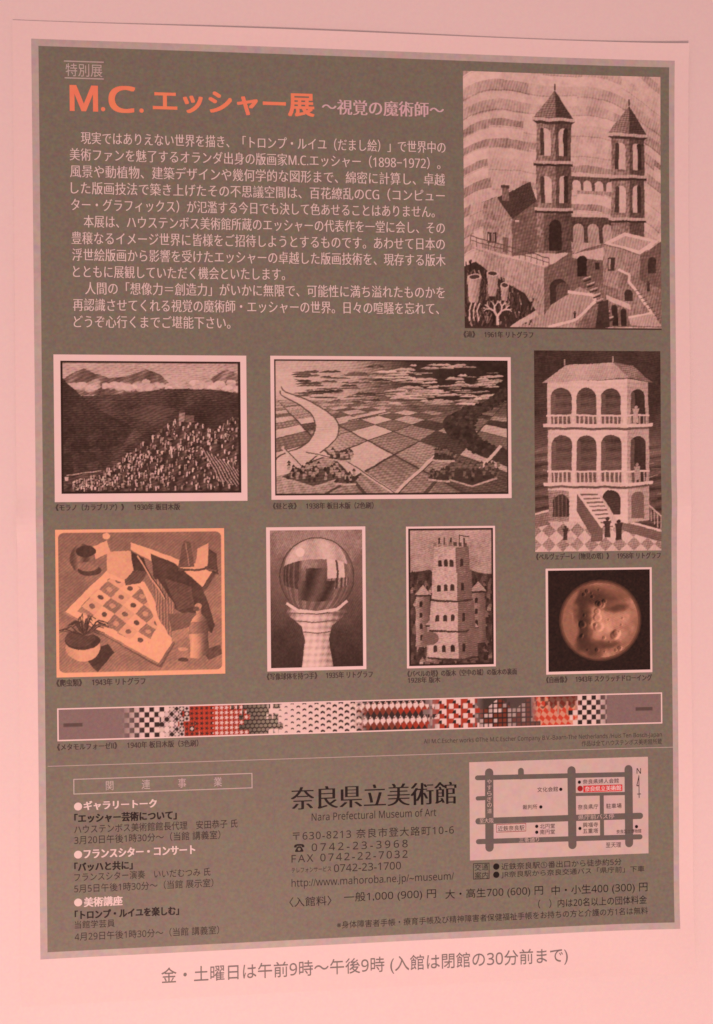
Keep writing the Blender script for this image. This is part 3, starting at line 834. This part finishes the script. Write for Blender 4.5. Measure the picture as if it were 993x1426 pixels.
def art_pattern_strip():
    w, h, S = 960, 46, 2
    W, H = w * S, h * S
    x, y = np.meshgrid((np.arange(W) + .5) / S / h, (np.arange(H) + .5) / S / h)    # 1 unit = strip height
    T = w / h
    f = x / T
    rng = np.random.RandomState(41)
    GR, WH, BK, RD, BR, GN = [np.array(c) for c in ((.215, .195, .185), (.74, .72, .67), (.03, .025, .022), (.46, .07, .035), (.20, .06, .035), (.20, .22, .17))]
    out = np.zeros((H, W, 3)) + GR
    c = 1 / 6.0
    i, j = np.floor(x / c), np.floor(y / c)
    fx, fy = x / c - i, y / c - j
    chk = np.mod(i + j, 2) < 1
    hs = np.mod(np.sin(i * 12.9 + j * 78.2) * 43758.5, 1)
    fr = f + .030 * (hs - .5) + .012 * (np.mod(hs * 7.3, 1) - .5)          # neighbours trade cells where two patterns meet
    def sel(a, b): return ((fr >= a) if a > .15 else (f >= a)) & ((fr < b) if b < .86 else (f < b))
    def lay(m, rgb, al=1.0):
        al = np.broadcast_to(np.asarray(al, float), m.shape)[m][:, None]
        rgb = np.broadcast_to(rgb, out.shape)[m]
        out[m] = out[m] * (1 - al) + rgb * al
    two = lambda q, A, B: np.where(q[..., None], A, B)
    lay(sel(.10, .17), two(chk, BK, WH), np.clip((f - .10) / .035, 0, 1))
    dia = (np.abs(fx - .5) + np.abs(fy - .5)) < np.interp(f, [.165, .20], [.75, .40])
    lay(sel(.165, .205), two(dia ^ chk, BK, WH * .8 + .05 * hs[..., None]))
    an = np.arctan2(fy - .5, fx - .5); rr = np.hypot(fx - .5, fy - .5)
    star = rr < .30 + .13 * np.cos(5 * an)
    lay(sel(.205, .29), np.where(star[..., None], np.where((f < .245)[..., None], BK, WH), RD * np.interp(f, [.205, .23, .29], [.8, 1, .7])[..., None]))
    # honeycomb
    q1 = x / (c * .9); row = np.floor(y / (c * .78)); hx = np.mod(q1 + .5 * np.mod(row, 2), 1) - .5; hy = np.mod(y / (c * .78), 1) - .5
    hexa = np.maximum(np.abs(hx), np.abs(hx) * .5 + np.abs(hy) * .87) < .40
    lay(sel(.29, .345), two(hexa, GN * np.interp(f, [.29, .31, .345], [.5, .9, 1.5])[..., None], BK))
    # chevrons
    cx = c * 1.25
    ci = np.floor(x / cx); u = x / cx - ci - .5; v = np.mod(y / cx + .5 * np.mod(ci, 2), 1) - .5
    size = np.interp(f, [.345, .40, .52], [.10, .26, .36])
    chev = (np.abs(v - .5 * np.abs(u)) < size * .62) & (np.abs(u) < size + .08)
    lay(sel(.345, .50), two(chev, BK * 1.3, WH))
    # slanted lozenges, dark / red / white
    g1, g2 = x / c * .8 + y / c * .5, x / c * .8 - y / c * .5
    k3 = np.mod(np.floor(g1) + 2 * np.floor(g2), 3)
    e1 = np.mod(g1 + .15 * np.sin(g2 * 6.28), 1); 
    loz = np.where((k3 < 1)[..., None], BK * 1.2, np.where((k3 < 2)[..., None], WH, np.where((f > .55)[..., None], RD * .75, BR)))
    loz = np.where(((e1 < .16) & (k3 > 0))[..., None], BR, loz)
    lay(sel(.47, .60), loz, np.clip((f - .47) / .03, 0, 1))
    cub = np.where((fx + .5 * fy < .62)[..., None], RD * .9, np.where((fy < .3)[..., None], WH, BK))
    sl = np.mod(np.floor(x / c + .5 * j) + j, 3)
    lay(sel(.60, .68), np.where((sl < 1)[..., None], WH, np.where((sl < 2)[..., None], RD * .8, cub)), np.clip((f - .60) / .02, 0, 1))
    # rows of small house fronts, a dark quay
    hb = np.where((hs > .45)[..., None], WH * (.45 + .5 * hs[..., None]), BR * .9)
    hb = np.where(((fy < .28) | (fx > .72))[..., None], BK, hb)
    hb = np.where((y < .22 + .16 * np.sin(f * 120))[..., None], BK * .8 + GN * .15, hb)
    lay(sel(.675, .775), hb, np.clip((f - .675) / .02, 0, 1))
    m = sel(.735, .78); lay(m, GR * .55, .45)
    # red and white boards
    g1, g2 = x / c * .75 + y / c * .45, x / c * .75 - y / c * .9
    rc = np.mod(np.floor(g1) + np.floor(g2), 2) < 1
    lay(sel(.775, .845), two(rc, RD * 1.15, np.array((.62, .36, .24))), np.clip((f - .775) / .012, 0, 1))
    dk = sel(.795, .845) & (y < .30 + .12 * np.sin(x * 9) ** 2); lay(dk, BK, .75)
    tall = sel(.80, .845) & (np.mod(x * 3.1, 1) < .25) & (y < .62) & (y > .18); lay(tall, np.array((.45, .3, .22)))
    lay(sel(.845, .905), two(chk, BK, WH), np.clip((.915 - f) / .03, 0, 1))
    # the grey ends, each with a small dark bar
    gn = .9 + .25 * rng.rand(H, W)[..., None]
    ends = (f < .10) | (f > .905); out[ends] = (out * gn)[ends]
    for a, b in ((.008, .038), (.955, .985)):
        lay((f > a) & (f < b) & (y > .46) & (y < .58), BK * 2.5, .8)
    out = out.reshape(h, S, w, S, 3).mean((1, 3))
    return np.clip(out, 0.01, .8)


# ------------------------------------------------------------------ the setting: one white surface
def box_mesh(name, x0, y0, z0, x1, y1, z1, mat):
    V = [(x, y, z) for z in (z0, z1) for y in (y0, y1) for x in (x0, x1)]
    F = [(0, 2, 3, 1), (4, 5, 7, 6), (0, 1, 5, 4), (2, 6, 7, 3), (0, 4, 6, 2), (1, 3, 7, 5)]
    me = bpy.data.meshes.new(name); me.from_pydata(V, [], F); me.update()
    me.materials.append(mat)
    o = bpy.data.objects.new(name, me); COL.objects.link(o)
    return o

table = box_mesh("tabletop", -0.7, -0.6, -0.025, 0.7, 0.6, 0.0, M_TABLE)
table["kind"] = "structure"
table["label"] = "plain white surface the flyer lies on"

# ------------------------------------------------------------------ the flyer
flyer = bpy.data.objects.new("exhibition_flyer", None)
COL.objects.link(flyer)
flyer.empty_display_size = 0.02
flyer["label"] = "white A4 museum flyer with olive grey panel, orange Japanese heading and nine small pictures"
flyer["category"] = "flyer"

def paper_sheet():
    V, F = grid(-HALF_W, -HALF_H, HALF_W, HALF_H, 2.0)
    nx = int(math.ceil(2 * HALF_W / 2.0)); ny = int(math.ceil(2 * HALF_H / 2.0))
    n = len(V)
    V3 = [(x, y, 0.0) for x, y in V] + [(x, y, -0.12) for x, y in V]
    F = F + [tuple(i + n for i in reversed(f)) for f in F]
    ring = [i for i in range(nx + 1)] + [j * (nx + 1) + nx for j in range(1, ny + 1)] + \
           [ny * (nx + 1) + i for i in range(nx - 1, -1, -1)] + [j * (nx + 1) for j in range(ny - 1, 0, -1)]
    for a, b in zip(ring, ring[1:] + ring[:1]):
        F.append((a, a + n, b + n, b))
    return build("paper_sheet", V3, F, M_PAPER, flyer, 0.0)

sheet = paper_sheet()
for p in sheet.data.polygons: p.use_smooth = False
L1, L2, L3, L4, L5 = 0.03, 0.055, 0.08, 0.105, 0.13
panel("pale_band", (-99.48, 143.13, 100.47, -134.47), M_BAND, flyer, L1)
panel("olive_panel", (-97.37, 141.03, 98.68, -132.40), M_PANEL, flyer, L2)

# heading ------------------------------------------------------------
tag = lines_of_text("heading_tag", [("特別展", (-89.44, 134.20, 10.84, 3.90))], M_SOFTWHITE, flyer, L3)
bar("rule", (-89.94, 136.75), (-78.15, 136.77), 0.38, M_LINE, tag, L3)
bar("rule", (-89.78, 131.72), (-78.20, 131.73), 0.38, M_LINE, tag, L3)
title_box = (-88.46, 125.62, 73.96, 7.45)
tx, ty, tw, th = title_box
lines_of_text("title", [("エッシャー展", (-63.69, 125.65, 49.19, 7.15)),
                        (sans("M"), (-88.36, 125.73, 8.39, 7.81)), (".", (-79.14, 122.63, 1.28, 1.30)), (sans("C"), (-76.87, 125.76, 8.03, 8.16)), (".", (-67.69, 122.54, 1.29, 1.31))], M_ORANGE, flyer, L3, 0.034, 0.022)
lines_of_text("subtitle", [("～視覚の魔術師～", (-12.28, 125.46, 38.25, 4.68))], M_PINK, flyer, L3, 0.03, 0.0, 0.006)

# introduction, three paragraphs --------------------------------------
body = [("現実ではありえない世界を描き、「トロンプ・ルイユ（だまし絵）」で世界中の", 113, 620),
        ("美術ファンを魅了するオランダ出身の版画家M.C.エッシャー（1898−1972）。", 97.5, 613),
        ("風景や動植物、建築デザインや幾何学的な図形まで、綿密に計算し、卓越", 98, 619),
        ("した版画技法で築き上げたその不思議空間は、百花繚乱のCG（コンピュー", 99, 619),
        ("ター・グラフィックス）が氾濫する今日でも決して色あせることはありません。", 99.5, 605),
        ("本展は、ハウステンボス美術館所蔵のエッシャーの代表作を一堂に会し、その", 117, 619),
        ("豊穣なるイメージ世界に皆様をご招待しようとするものです。あわせて日本の", 100, 619),
        ("浮世絵版画から影響を受けたエッシャーの卓越した版画技術を、現存する版木", 101, 620),
        ("とともに展観していただく機会といたします。", 102, 397),
        ("人間の「想像力＝創造力」がいかに無限で、可能性に満ち溢れたものかを", 119, 619),
        ("再認識させてくれる視覚の魔術師・エッシャーの世界。日々の喧騒を忘れて、", 102, 611),
        ("どうぞ心行くまでご堪能下さい。", 103, 321)]
body_boxes = [(-85.18, 113.83, 111.52, 3.79),
               (-88.52, 108.79, 113.23, 3.79),
               (-88.46, 103.76, 114.50, 3.79),
               (-88.30, 98.72, 114.30, 3.80),
               (-88.24, 93.68, 111.01, 3.79),
               (-84.58, 88.65, 110.50, 3.80),
               (-88.24, 83.61, 114.12, 3.80),
               (-88.07, 78.57, 114.14, 3.80),
               (-87.91, 73.51, 63.89, 3.77),
               (-84.34, 68.49, 110.11, 3.80),
               (-88.01, 63.44, 111.91, 3.80),
               (-87.84, 58.39, 46.99, 3.76)]
rows = [(sans(b[0]), bx) for b, bx in zip(body, body_boxes)]
lines_of_text("paragraph", rows[:5], M_WHITE, flyer, L3, 0.012, 0.0, 0.008)
lines_of_text("paragraph", rows[5:9], M_WHITE, flyer, L3, 0.012, 0.0, 0.008)
lines_of_text("paragraph", rows[9:], M_WHITE, flyer, L3, 0.012, 0.0, 0.008)

# pictures --------------------------------------------------------------
def caption(pic, rows):
    return lines_of_text("caption", [(sans(s), b) for s, b in rows], M_GREYINK, pic, L3, 0.025)

def framed(r, inset, rgb, label, margin=None, layer=L3):
    pic = panel("picture", r, margin or M_FRAME, flyer, layer, 3.0)
    pic["label"] = label
    l, t, rr, b = inset
    x0, x1 = r[0] + l, r[2] - rr
    yt, yb = max(r[1], r[3]) - t, min(r[1], r[3]) + b
    print_picture("print", (x0, yt, x1, yb), rgb, pic, layer + 0.025)
    return pic

r = (32.03, 137.94, 95.86, 57.39)
pic = print_picture("picture", r, art_bell_towers(), flyer, L3)
pic["label"] = "tall picture of two towers above a house on terraced ground"
caption(pic, [("《滝》　1961年 リトグラフ", (31.61, 55.48, 22.35, 2.08))])

r = (54.16, 50.60, 95.37, -13.09)
pic = print_picture("picture", r, art_arcade(), flyer, L3)
pic["label"] = "tall picture of a pale arcaded building under a dark sky"
caption(pic, [("《ベルヴェデーレ（物見の塔）》　1958年 リトグラフ", (54.40, -14.67, 40.70, 2.11))])

pic = framed((-93.90, 48.37, -36.12, 3.77), (2.0, 1.9, 1.85, 2.5), art_hill_village(), "landscape picture of a hill village below dark mountains")
caption(pic, [("《モラノ（カラブリア）》　1930年 板目木版", (-93.69, 2.10, 37.08, 2.05))])

pic = framed((-28.77, 48.40, 46.64, 4.01), (1.15, 1.1, 1.0, 1.3), art_fields(), "wide picture of patchwork fields under a half light half dark sky")
caption(pic, [("《昼と夜》　1938年 板目木版（2色刷）", (-28.38, 2.05, 31.21, 2.09))])

pic = framed((-93.89, -4.57, -43.34, -49.26), (0.0, 0.0, 0.0, 0.0), art_desk(), "orange tinted picture of books, a bottle and a potted plant", M_CREAM)
caption(pic, [("《爬虫類》　1943年 リトグラフ", (-94.00, -50.97, 26.52, 2.19))])

pic = framed((-30.50, -4.47, 0.20, -48.96), (1.15, 1.0, 1.0, 1.0), art_globe(), "picture of a large glass ball on a pale stand")
caption(pic, [("《写像球体を持つ手》　1935年 リトグラフ", (-30.71, -50.58, 32.89, 2.10))])

pic = framed((12.96, -4.69, 41.24, -49.05), (0.7, 0.65, 0.65, 0.7), art_tall_tower(), "narrow picture of a tall pale tower over dark roofs")
caption(pic, [("《バベルの塔》の版木（空中の城）の版木の裏面", (13.04, -50.80, 34.96, 2.04)), ("1928年 版木", (13.20, -52.79, 10.28, 1.94))])

pic = framed((57.45, -18.44, 92.13, -52.06), (0.75, 0.65, 0.65, 0.85), art_disc(), "nearly square dark picture of a glowing reddish disc")
caption(pic, [("《自画像》　1943年 スクラッチドローイング", (57.38, -53.75, 34.62, 2.06))])

pic = framed((-93.83, -58.61, 95.28, -68.57), (0.42, 0.42, 0.42, 0.42), art_pattern_strip(), "long thin picture strip of changing geometric patterns")
caption(pic, [("《メタモルフォーゼⅡ》　1940年 板目木版（3色刷）", (-93.98, -70.39, 42.26, 2.11))])

lines_of_text("copyright_lines", [(sans("All M.C.Escher works ©The M.C.Escher Company B.V.-Baarn-The Netherlands /Huis Ten Bosch-Japan"), (18.10, -72.28, 77.00, 1.87)),
                                  ("作品は全てハウステンボス美術館所蔵", (68.82, -74.32, 26.27, 1.84))], M_GREYINK, flyer, L3)

# lower part -----------------------------------------------------------
bar("divider", (-96.79, -76.05), (98.66, -76.25), 0.22, M_LINE, flyer, L3)
bar("divider", (-29.01, -79.95), (-29.07, -130.52), 0.2, M_NOTE, flyer, L3)

box = outline("notice_box", (-89.25, -80.11, -35.35, -84.84), 0.28, M_SOFTWHITE, flyer, L3)
lines_of_text("lettering", [("関　　　連　　　事　　　業", (-79.60, -82.47, 34.96, 2.95))], M_SOFTWHITE, box, L3)

def event(bullet, head, bold_line, plain):
    b = dot("event_notice", bullet, 1.2, M_WHITE, flyer, L3)
    lines_of_text("event_heading", [head], M_WHITE, b, L3, 0.04, 0.02)
    lines_of_text("event_title", [bold_line], M_BLACK, b, L3, 0.04, 0.02)
    lines_of_text("event_details", [(sans(s), x) for s, x in plain], M_DARK, b, L3)

event((-87.92, -88.53), ("ギャラリートーク", (-86.28, -88.36, 21.85, 2.81)), ("「エッシャー芸術について」", (-89.09, -92.19, 30.64, 2.85)),
      [("ハウステンボス美術館館長代理　安田恭子 氏", (-89.12, -95.50, 49.10, 2.60)), ("3月20日午後1時30分～（当館 講義室）", (-89.15, -98.77, 43.84, 2.68))])
event((-88.06, -103.15), ("フランスシター・コンサート", (-86.42, -102.99, 33.49, 2.86)), ("「バッハと共に」", (-89.23, -106.96, 17.41, 2.76)),
      [("フランスシター演奏　いいだむつみ 氏", (-89.26, -110.04, 40.85, 2.55)), ("5月5日午後1時30分～（当館 展示室）", (-89.29, -113.51, 41.73, 2.64))])
event((-88.18, -117.69), ("美術講座", (-86.50, -117.71, 11.55, 2.94)), ("「トロンプ・ルイユを楽しむ」", (-89.26, -121.55, 31.25, 2.77)),
      [("当館学芸員", (-89.27, -124.50, 11.91, 2.41)), ("4月29日午後1時30分～（当館 講義室）", (-89.30, -128.11, 43.36, 2.64))])

name = lines_of_text("museum_name", [("奈良県立美術館", (-23.61, -88.50, 51.98, 6.97))], M_BLACK, flyer, L3, 0.034, 0.0, 0.012)
lines_of_text("english_name", [(sans("Nara Prefectural Museum of Art"), (-17.21, -94.44, 39.08, 2.47))], M_DARK, name, L3)

def telephone_sign(b, parent):
    """a small desk telephone: body, dial and handset"""
    xl, yc, w, h = b
    X = lambda u: xl + w * u
    Y = lambda v: yc + h / 2 - h * v
    V, F = [], []
    def add(pts):
        o = len(V); V.extend((X(u), Y(v)) for u, v in pts); F.append(tuple(range(o, o + len(pts))))
    add([(.30, .38), (.36, .30), (.64, .30), (.70, .38), (.90, .80), (.90, 1), (.10, 1), (.10, .80)])
    add([(0, .22), (.10, .06), (.30, 0), (.70, 0), (.90, .06), (1, .22), (1, .42), (.76, .42), (.74, .22), (.26, .22), (.24, .42), (0, .42)])
    s = build("telephone_sign", V, F, M_BLACK, parent, L3)
    dot("dial", (X(.5), Y(.66)), h * .19, M_PANEL, s, L4)

info = lines_of_text("contact_details", [
    ("〒" + sans("630-8213") + " 奈良市登大路町" + sans("10-6"), (-23.13, -100.16, 50.56, 2.92), 1.15),
    (sans("0742-23-3968"), (-17.29, -103.92, 30.03, 2.38), 1.4),
    (sans("FAX 0742-22-7032"), (-23.55, -107.20, 36.26, 2.38), 1.3),
    ("テレフォンサービス", (-23.58, -110.77, 12.26, 1.65)),
    (sans("0742-23-1700"), (-10.43, -110.72, 21.00, 2.38)),
    (sans("http://www.mahoroba.ne.jp/~museum/"), (-23.61, -115.04, 50.93, 3.15))], M_DARK, flyer, L3)
telephone_sign((-22.72, -103.91, 3.16, 2.41), info)

lines_of_text("admission_prices", [
    ("〈入館料〉", (-24.33, -120.65, 13.04, 3.00)),
    ("一般" + sans("1,000 (900) ") + "円", (-7.37, -120.15, 28.97, 3.38)),
    ("大・高生" + sans("700 (600) ") + "円", (24.57, -120.68, 31.37, 3.41)),
    ("中・小生" + sans("400 (300) ") + "円", (58.69, -121.00, 31.34, 3.45)),
    ("（　）内は" + sans("20") + "名以上の団体料金", (54.33, -124.88, 35.44, 2.76)),
    ], M_BLACK, flyer, L3)
lines_of_text("discount_note", [
    ("※身体障害者手帳・療育手帳及び精神障害者保健福祉手帳をお持ちの方と介護の方" + sans("1") + "名は無料", (-9.67, -128.40, 99.78, 2.32))], M_DARK, flyer, L3)
lines_of_text("opening_hours_note", [("金・土曜日は午前" + sans("9") + "時～午後" + sans("9") + "時 (入館は閉館の" + sans("30") + "分前まで)", (-63.55, -141.73, 127.35, 5.51))], M_NOTE, flyer, L3)

# location map ------------------------------------------------------------
lm = panel("location_map", (32.50, -79.10, 90.46, -110.10), M_MAP, flyer, L3, 3.0)
k = 0.2337
road_spec = [((35.05, -84.10), (84.11, -84.60), 6.5, True), ((38.84, -82.57), (38.79, -106.26), 11.4, True), ((65.44, -82.75), (65.58, -106.50), 11.4, True),
             ((84.05, -82.91), (84.11, -106.63), 11.2, True), ((49.05, -82.34), (49.08, -84.17), 8, True), ((35.12, -90.59), (38.58, -90.58), 5.6, True),
             ((35.30, -97.82), (87.75, -97.99), 8.4, True), ((35.25, -104.27), (87.71, -104.72), 6.8, True), ((65.55, -90.45), (83.93, -90.70), 4.2, False),
             ((75.23, -90.62), (75.28, -104.60), 5.6, False)]
for i, (a, b, w, rd) in enumerate(road_spec):
    bar("road", a, b, w * k, M_ROAD, lm, L4 + 0.002 * i, rd)
LT = L5 + 0.012
for c, rr, m in (((61.91, -88.65), 2.2, M_BLACK), ((55.40, -94.02), 2.2, M_BLACK), ((67.97, -86.57), 2.2, M_BLACK), ((68.19, -88.62), 3.8, M_DARKRED),
              ((54.03, -100.14), 2.2, M_BLACK), ((54.02, -102.01), 2.2, M_BLACK), ((68.05, -101.33), 2.2, M_BLACK), ((86.54, -101.40), 2.2, M_BLACK)):
    dot("place_marker", c, rr * k, m, lm, LT)
for s, b in (("文化会館", (54.28, -88.51, 6.72, 1.55)), ("裁判所", (49.54, -93.91, 4.70, 1.51)), ("奈良県婦人会館", (69.05, -86.49, 11.79, 1.52)),
             ("奈良県庁", (67.40, -94.53, 6.65, 1.61)), ("駐車場", (76.65, -94.52, 5.06, 1.61)), ("近鉄奈良駅", (41.51, -100.40, 8.57, 1.64)),
             ("北円堂", (55.10, -100.18, 4.81, 1.51)), ("南円堂", (55.09, -102.02, 4.81, 1.51)), ("興福寺", (69.00, -100.29, 5.01, 1.52)),
             ("五重塔", (68.99, -102.24, 5.01, 1.52)), ("至天理", (76.49, -107.02, 4.96, 1.61)), ("奈良国立博物館", (79.97, -102.83, 8.16, 1.29))):
    lines_of_text("place_name", [(s, b)], M_MAPTEXT, lm, LT)
for s, b in (("至大阪", (35.62, -97.69, 4.56, 1.59)), ("県庁前バス停", (67.52, -97.75, 11.73, 1.56)), ("三条通り", (48.31, -104.22, 6.44, 1.60))):
    lines_of_text("road_name", [(s, b)], M_MAP, lm, LT)
vx, vy0 = (38.85, -85.41)
_, vy1 = (38.78, -94.64)
col = []
for i, ch in enumerate("やすらぎの道"):
    y = vy0 + (vy1 - vy0) * i / 5
    col.append((ch, (vx - 0.72, y, 1.44, 1.5)))
lines_of_text("road_name", col, M_MAP, lm, LT)
outline("station_box", (41.02, -99.00, 50.57, -101.57), 0.13, M_DARKRED, lm, LT)
red = panel("museum_sign", (69.25, -87.76, 81.99, -89.83), M_RED, lm, L5 + 0.005, 3.0)
lines_of_text("museum_sign_lettering", [("奈良県立美術館", (69.67, -88.77, 11.96, 1.65))], M_WHITE, lm, LT, 0.03)
arrow = bar("north_arrow", (87.43, -85.01), (87.48, -92.25), 0.2, M_BLACK, lm, LT)
ax, ay = (87.43, -85.01)
bx, by = (86.65, -88.21)
cx, cy = (87.46, -88.24)
V = [(ax, ay), (bx, by), (bx + 0.22, by), (ax, ay - 0.7), (bx, by - 0.2), (cx, cy), (cx, cy - 0.2)]
build("north_arrow_head", V, [(0, 1, 2, 3), (1, 4, 6, 5)], M_BLACK, lm, LT + 0.004)
bar("north_arrow_bar", (86.85, -90.98), (88.11, -90.98), 0.18, M_BLACK, lm, LT + 0.006)
lines_of_text("north_letter", [(sans("N"), (86.73, -83.59, 1.38, 1.75))], M_BLACK, lm, LT)

# way to the museum ----------------------------------------------------------
acc = outline("access_box", (33.49, -111.10, 38.71, -116.15), 0.2, M_DARK, flyer, L3)
lines_of_text("access_lettering", [("交通", (33.95, -112.40, 4.38, 2.05)), ("案内", (33.98, -114.90, 4.33, 2.05))], M_DARK, acc, L3)
for b, s, t in (((40.91, -112.38), "近鉄奈良駅①番出口から徒歩約" + sans("5") + "分", (42.53, -112.47, 39.06, 2.15)),
                ((40.89, -114.97), sans("JR") + "奈良駅から奈良交通バス「県庁前」下車", (42.51, -115.09, 46.56, 2.16))):
    d = dot("access_notice", b, 4.3 * k, M_BLACK, flyer, L3)
    lines_of_text("access_route", [(s, t)], M_DARK, d, L3)
